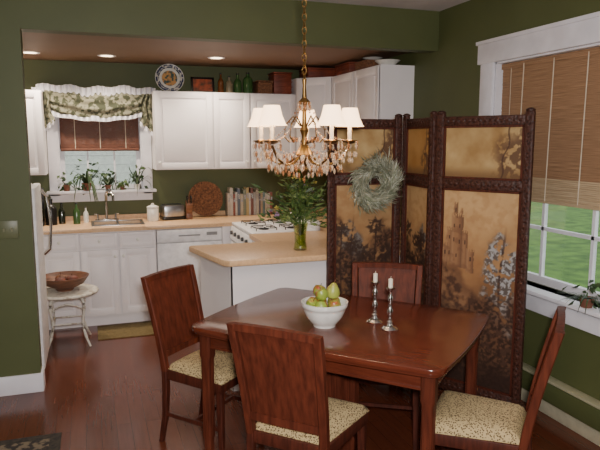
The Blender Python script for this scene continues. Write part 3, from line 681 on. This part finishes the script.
# ------------------------------------------------------------------ folding screen
fs=thing('folding_screen','dark carved wood folding screen with painted castle landscape panels','folding screen')
def fbm(x,y,s,o=3.1): return noise.fractal(Vector((x*s,y*s,o)),1.0,2.0,4)
def ss(a,b,x):
    t=max(0,min(1,(x-a)/(b-a))); return t*t*(3-2*t)
def mixc(c,d,f): return c.lerp(Vector(d),max(0,min(1,f)))
def boxm(u,v,a,b,c,d,e=.012): return ss(a-e,a+e,u)*(1-ss(b-e,b+e,u))*ss(c-e,c+e,v)*(1-ss(d-e,d+e,v))
TOW=[(.03,.10,.60,.72),(.08,.16,.62,.80),(.14,.30,.60,.87),(.17,.22,.85,.93),(.25,.29,.86,.90),(.29,.36,.60,.79),(.35,.45,.58,.70)]
def paint_low(u,v,seed,w,h):
    x=u*w+seed*3.7; y=v*h
    n=fbm(x,y,6); n2=fbm(x,y,20); n3=fbm(x,y,45,9)
    c=mixc(Vector((200,164,116)),(146,104,68),ss(1.02,.42,v)+.35*n)
    c=mixc(c,(164,120,80),.4*ss(-.2,.5,n2))
    hl=.60+.06*sin(u*4+seed)+.05*n
    c=mixc(c,(118,84,58),.75*ss(hl+.07,hl-.07,v))
    if seed==3:
        uu=u+.010*n2; vv=v+.006*n3; cst=0
        for a,b,lo,hi in TOW: cst=max(cst,boxm(uu,vv,a,b,lo,hi,.006))
        for a,b,lo,hi in TOW:
            if a<uu<b and hi-.012<vv<hi+.004 and (uu*34)%1>.5: cst*=.25
        c=mixc(c,(146,108,78),.9*cst)
        if cst>.4:
            for a,b,lo,hi in TOW:
                if a<u<b and lo<v<hi: c=mixc(c,(92,64,50),.65*ss(a+(b-a)*.45,b,u)); c=mixc(c,(184,146,108),.45*ss(a+(b-a)*.35,a,u))
            c=mixc(c,(108,76,58),.4*ss(-.1,.4,n2))
            for wx,wz in((.18,.81),(.25,.81),(.18,.74),(.25,.73),(.12,.75),(.215,.66),(.12,.67),(.325,.73),(.40,.65),(.065,.67),(.195,.89)):
                if abs(u-wx)<.009 and abs(v-wz)<.010: c=mixc(c,(66,46,40),.85)
        cl=.63-.40*max(0,u-.15)+.05*n
        c=mixc(c,(108,76,56),.88*ss(cl+.02,cl-.02,v)); c=mixc(c,(160,124,90),.5*ss(.0,.35,n2)*ss(cl,cl-.08,v)); c=mixc(c,(68,48,40),.75*ss(-.0,-.3,n2)*ss(cl,cl-.05,v))
    tx=.80 if seed!=1 else .3
    d=abs(u-(tx+.04*sin(v*6))); tr=.25*sqrt(max(0,1-((v-.54)/.26)**2)) if abs(v-.54)<.26 else 0
    f=ss(tr+.03,tr-.06,d+.10*n)*ss(-.28,.0,n2) if tr>0 else 0
    c=mixc(c,(88,82,80),.9*f); c=mixc(c,(176,178,180),(.85 if seed==3 else .35)*f*ss(-.1,.2,n3))
    c=mixc(c,(64,46,40),.8*ss(.018,.009,abs(u-tx-.03*sin(v*9)))*ss(.84,.7,v)*ss(-.5,-.1,n2))
    bl=(.42 if seed==3 else .66)+.12*n+.05*sin(u*9+seed)
    f=ss(bl+.06,bl-.06,v)*ss(-.5,-.1,n2)
    c=mixc(c,(72,50,39),.92*f); c=mixc(c,(126,88,62),.5*f*ss(.05,.3,n3)); c=mixc(c,(46,33,29),.6*f*ss(0,-.3,n3))
    if seed!=3:
        for k in range(5):
            px=.12+.19*k; ph=.66+.09*sin(k*2.3+seed)
            r=sqrt(((u-px)*w)**2+((v-ph)*h)**2); an=math.atan2((v-ph)*h,(u-px)*w)
            c=mixc(c,(60,43,36),.85*ss(.085,.055,r*(1+.5*abs(sin(an*4+k))))*ss(-.4,-.05,n3))
            c=mixc(c,(54,38,33),.7*ss(.014,.006,abs(u-px-.01*sin(v*20)))*(1 if v<ph else 0))
    c=mixc(c,(52,36,30),.8*ss(.20,.05,v+.05*n))
    return c*(.95 if seed==3 else .88)
def paint_up(u,v,seed,w,h):
    x=u*w+seed; y=v*h; n=fbm(x,y,7); n2=fbm(x,y,26)
    c=mixc(Vector((196,168,118)),(158,124,78),.5+.8*n)
    if seed==2: c=mixc(c,(172,114,54),.55)
    e=u-.76+.1*sin(v*5)+.14*n
    f=ss(-.10,.12,e)*ss(-.28,.08,n2); c=mixc(c,(92,66,50),.85*f)
    c=mixc(c,(112,84,56),.8*ss(.28,.05,v+.06*n))
    c=mixc(c,(74,52,42),.75*ss(.014,.005,abs(u-.72-.12*v-.02*sin(v*12))))
    return c*.95
def painting(parent,x0,x1,z0,z1,fn,seed):
    w=x1-x0;h=z1-z0; nx=max(20,int(w/.0036)); nz=max(20,int(h/.0036))
    verts=[(x0+w*i/nx,-.002,z0+h*j/nz) for j in range(nz+1) for i in range(nx+1)]
    faces=[(j*(nx+1)+i,j*(nx+1)+i+1,(j+1)*(nx+1)+i+1,(j+1)*(nx+1)+i) for j in range(nz) for i in range(nx)]
    me=bpy.data.meshes.new('painting'); me.from_pydata(verts,[],faces)
    at=me.color_attributes.new('Col','FLOAT_COLOR','POINT'); k=0
    for j in range(nz+1):
        for i in range(nx+1):
            c=fn(i/nx,j/nz,seed,w,h); at.data[k].color=(*lin((max(0,min(255,c[0])),max(0,min(255,c[1])),max(0,min(255,c[2])))),1); k+=1
    me.materials.append(CANVAS)
    o=bpy.data.objects.new('painting',me); COL.objects.link(o); o.parent=parent
def panel(p0,p1,seed,H=1.84):
    d=Vector((p1[0]-p0[0],p1[1]-p0[1])); w=d.length-.006; rz=math.atan2(d.y,d.x)
    m=MB(); P=.05
    for x in(P/2,w-P/2):
        m.bb(x-P/2,x+P/2,-.016,.016,0,H,bev=.007); m.lathe([(.025,0),(.026,.008),(.014,.016),(0,.019)],14,c=(x,0,H-.001))
        m.vbar([(x,-.015,.03),(x,-.015,H-.03)],[(.024,.010),(.024,.010)])
        k=.05
        while k<H-.04:
            m.sph((x,-.0195,k),.009,sc=(1,.5,1.6),u=8,v=5); k+=.036
    for z0,z1 in((H-.075,H-.02),(1.395,1.455),(.13,.20)):
        m.bb(P-.002,w-P+.002,-.013,.013,z0,z1,bev=.005)
        x=P+.02
        while x<w-P: m.sph((x,-.012,(z0+z1)/2),.010,sc=(1.5,.5,1),u=8,v=5); x+=.034
    m.bb(P-.01,w-P+.01,.002,.008,.18,H-.04)
    o=m.done('screen_panel',CARVED,parent=fs,loc=(p0[0],p0[1],0),rz=rz)
    painting(o,P-.005,w-P+.005,.195,1.40,paint_low,seed); painting(o,P-.005,w-P+.005,1.45,H-.07,paint_up,seed)
    m=MB()
    for x0,x1,z0,z1 in((P,w-P,.20,1.395),(P,w-P,1.455,H-.075)):
        m.bb(x0,x0+.012,-.012,-.002,z0,z1); m.bb(x1-.012,x1,-.012,-.002,z0,z1); m.bb(x0,x1,-.012,-.002,z0,z0+.012); m.bb(x0,x1,-.012,-.002,z1-.012,z1)
    m.done('panel_molding',MAHOGD,parent=o)
panel((1.488,3.765),(2.015,3.72),1); panel((2.02,3.70),(1.998,3.27),2); panel((2.003,3.262),(2.30,2.752),3)

# wreath
m=MB()
for i in range(4600):
    a=R(0,2*pi); b=R(0,2*pi); wob=1+.12*sin(a*2+.6)+.06*sin(a*5); rr=(.105+R(0,.062)*cos(b))*wob; q=Vector((cos(a)*rr,-.02-.04*abs(sin(b)),sin(a)*rr*1.1))
    sp=R(-1.1,1.2) if random.random()<.85 else R(1,2.2)
    ln=R(.025,.065) if random.random()<.85 else R(.07,.11)
    m.mi=random.choice((0,1,1,2)); m.leaf(q,(-sin(a)*1.1+cos(a)*sp,R(-.7,-.0),cos(a)*1.1+sin(a)*sp),ln,R(.004,.009))
m.mi=1; m.tube([(cos(i*pi/12)*.105,-.02,sin(i*pi/12)*.115) for i in range(25)],.016,8)
m.clamp(yr=(-.3,.0))
m.done('wreath',[SILVLEAF,mat('dry_leaf',(166,166,144),.8,c2=(118,118,96),scale=14),mat('sage_leaf',(134,142,112),.8,c2=(90,98,74),scale=14)],loc=(1.79,3.695,1.40),rz=-.05,label='silvery dried-leaf wreath hanging on the folding screen',cat='wreath')

# ------------------------------------------------------------------ chandelier
CX,CY=1.03,2.925
cd=thing('chandelier','brass crystal chandelier with five cream shades above the table','chandelier',loc=(CX,CY,0))
m=MB(); m.lathe([(0,2.665),(.06,2.665),(.055,2.64),(.02,2.62),(0,2.615)],24); m.done('canopy',BRASS,parent=cd)
m=MB(); z=2.62; k=0
while z>2.0:
    pts=[]
    for i in range(11):
        a=2*pi*i/10; q=Vector((cos(a)*.011,0,sin(a)*.02)); 
        if k%2: q=Vector((0,q.x,q.z))
        pts.append(q+Vector((0,0,z-.02)))
    m.tube(pts,.003,6); z-=.032; k+=1
m.done('chain',BRASS,parent=cd)
m=MB(); m.lathe([(0,1.50),(.008,1.505),(.02,1.53),(.012,1.55),(.03,1.58),(.045,1.61),(.03,1.64),(.014,1.66),(.012,1.70),(.022,1.73),(.012,1.76),(.01,1.82),(.02,1.85),(.03,1.87),(.012,1.89),(.008,1.95),(.012,1.98),(0,1.99)],20); m.done('column',BRASS,parent=cd)
rt=Vector((.9455,-.3256,0)); fw=Vector((.3256,.9455,0))
AR=.24; A0=14
def crystal():
    m=MB(); m.lathe([(0,.0),(.003,-.003),(.0075,-.014),(.006,-.025),(0,-.037)],6); m.sph((0,0,.004),.0045,u=6,v=4); return m
dpos=[]; extra=[]
for i in range(5):
    a=radians(A0+72*i); d=rt*cos(a)+fw*sin(a)
    m=MB(); m.tube([d*.02+Vector((0,0,1.61)),d*.08+Vector((0,0,1.57)),d*.14+Vector((0,0,1.56)),d*.20+Vector((0,0,1.59)),d*AR+Vector((0,0,1.655))],[.007,.006,.006,.006,.006],8)
    m.tube([d*.02+Vector((0,0,1.75)),d*.06+Vector((0,0,1.80)),d*.10+Vector((0,0,1.76)),d*.11+Vector((0,0,1.70)),d*.08+Vector((0,0,1.67))],.004,6)
    m.done('arm',BRASS,parent=cd)
    p=d*AR
    m=MB(); m.lathe([(0,1.66),(.02,1.665),(.04,1.675),(.042,1.68),(.02,1.68),(.014,1.685),(0,1.685)],20,c=(p.x,p.y,0)); m.done('drip_cup',BRASS,parent=cd)
    m=MB(); m.lathe([(.010,1.68),(.010,1.76),(0,1.76)],12,c=(p.x,p.y,0)); m.done('candle_sleeve',CANDLE,parent=cd)
    m=MB(); m.lathe([(0,1.76),(.01,1.765),(.014,1.78),(.008,1.805),(0,1.815)],12,c=(p.x,p.y,0)); m.done('bulb',BULB,parent=cd)
    m=MB(); m.lathe([(.074,1.750),(.067,1.756),(.050,1.795),(.040,1.836),(.038,1.843),(.037,1.843),(.039,1.836),(.049,1.795),(.066,1.756)],28,c=(p.x,p.y,0)); m.done('lamp_shade',SHADE,parent=cd)
    ld=bpy.data.lights.new('bulb_light','POINT'); ld.energy=5; ld.color=(1,.80,.56); ld.shadow_soft_size=.02
    lo=bpy.data.objects.new('bulb_light',ld); COL.objects.link(lo); lo.location=(p.x,p.y,1.79); lo.parent=cd
    for k in range(6):
        b=2*pi*k/6; dpos.append(p+Vector((cos(b)*.042,sin(b)*.042,1.668)))
    for q in(.06,.10,.14,.18): dpos.append(d*q+Vector((0,0,1.555)))
    a2=a+radians(36); d2=rt*cos(a2)+fw*sin(a2)
    dpos.append(d2*.17+Vector((0,0,1.60)));dpos.append(d2*.11+Vector((0,0,1.575)))
    for k in range(8):
        b=2*pi*k/8+.5; extra.append(p+Vector((cos(b)*.036,sin(b)*.036,1.625)))
        extra.append(p*.85+Vector((cos(b)*.05,sin(b)*.05,1.595)))
        extra.append(p*.6+Vector((cos(b)*.05,sin(b)*.05,1.56)))
    for q in(.04,.08,.12,.16,.20): extra.append(d*q+Vector((0,0,1.515+.03*q/.2))); extra.append(d2*q*.9+Vector((0,0,1.56))); extra.append(d2*q+Vector((0,0,1.61)))
for k in range(12):
    b=2*pi*k/12; dpos.append(Vector((cos(b)*.045,sin(b)*.045,1.59)))
for k in range(14):
    b=2*pi*k/14; dpos.append(Vector((cos(b)*.03,sin(b)*.03,1.86))); extra.append(Vector((cos(b)*.07,sin(b)*.07,1.70)))
dpos.append(Vector((0,0,1.50)))
for i,p in enumerate(dpos):
    if i==0: dropA=crystal().done('crystal_drop',AMBER,parent=cd,loc=p)
    elif i==1: dropB=crystal().done('crystal_drop',CRYST,parent=cd,loc=p)
    elif i<98: inst(dropA if i%2==0 else dropB,'crystal_drop',cd,p)
m=MB()
for p in extra:
    m.mi=random.choice((0,0,1)); m.lathe([(0,.0),(.003,-.003),(.007,-.014),(.0055,-.023),(0,-.033)],6,c=p)
for i in range(5):
    a=radians(A0+72*i); d=rt*cos(a)+fw*sin(a); a2=a+radians(72); d2=rt*cos(a2)+fw*sin(a2)
    for k in range(21):
        t=k/20; q=d.lerp(d2,t)*AR; q.z=1.665-.06*4*t*(1-t); m.mi=0 if k%3 else 1; m.sph(q,.0055,u=6,v=4)
        q=d*(.02+.2*t); q.z=1.87-.19*t-.1*t*(1-t)*2; m.sph(q,.005,u=6,v=4)
        q=d*(.02+.2*t); q.z=1.60-.08*4*t*(1-t)*.8+.03*t; m.sph(q,.005,u=6,v=4)
m.done('bead_swags',[CRYST,AMBER],parent=cd,kind='stuff')

# dining bamboo blind
bb=thing('bamboo_blind','tan woven bamboo blind half lowered over the dining window','window blind',loc=(WX+.05,0,0))
m=MB(); z=2.185
while z>1.42: m.bb(-.003+R(-.0015,.0015),.003,wy0+.02,wy1-.02,z-.0066,z); z-=.0066
m.done('slats',BAMBOO,parent=bb)
m=MB()
for k in range(14): m.bb(-.022-.002*(k%2),-.008,wy0+.02,wy1-.02,1.295+k*.011,1.305+k*.011,bev=.002)
m.done('rolled_hem',mat('bamboo_hem',(206,182,146),.7,c2=(178,152,118),scale=20,stretch=(1,.3,8)),parent=bb)
m=MB(); m.bb(-.012,.012,wy0+.015,wy1-.015,2.15,2.186); m.done('headrail',BAMBOO,parent=bb)
m=MB()
for yy in(2.5,2.78,3.05,3.32): m.tube([(-.012,yy,2.17),(-.026,yy,1.31)],.0035,6)
m.tube([(-.03,3.42,2.15),(-.03,3.42,1.2)],.002,5)
m.done('cord',CORD,parent=bb)

# ------------------------------------------------------------------ lights
def area(name,loc,target,size,power,col,spot=None):
    ld=bpy.data.lights.new(name,'AREA'); ld.energy=power; ld.color=col; ld.size=size
    o=bpy.data.objects.new(name,ld); COL.objects.link(o); o.location=loc; o.rotation_euler=(Vector(target)-Vector(loc)).to_track_quat('-Z','Y').to_euler(); return o
area('camera_flash',(0.05,-.05,1.80),(.9,3.2,1.4),.12,97,(1,.96,.94))
for x,y in((-.43,5.78),(.19,5.78),(1.13,5.6)):
    ld=bpy.data.lights.new('can_light','SPOT'); ld.energy=60; ld.spot_size=radians(140); ld.spot_blend=.7; ld.color=(1,.84,.66); ld.shadow_soft_size=.05
    o=bpy.data.objects.new('can_light',ld); COL.objects.link(o); o.location=(x,y,KZ-.02)
area('room_bounce',(-.3,1.2,2.6),(-.3,1.2,0),2.0,17,(1,.93,.86))
W=bpy.data.worlds.new('World'); SC.world=W; W.use_nodes=True
W.node_tree.nodes['Background'].inputs[0].default_value=(.96,.97,1,1); W.node_tree.nodes['Background'].inputs[1].default_value=1.6

cam=bpy.data.cameras.new('camera'); co=bpy.data.objects.new('camera',cam); COL.objects.link(co)
co.location=(0,0,1.68); co.rotation_euler=(radians(90-7.9),0,radians(-19)); cam.lens=36.6; cam.sensor_width=36
SC.camera=co
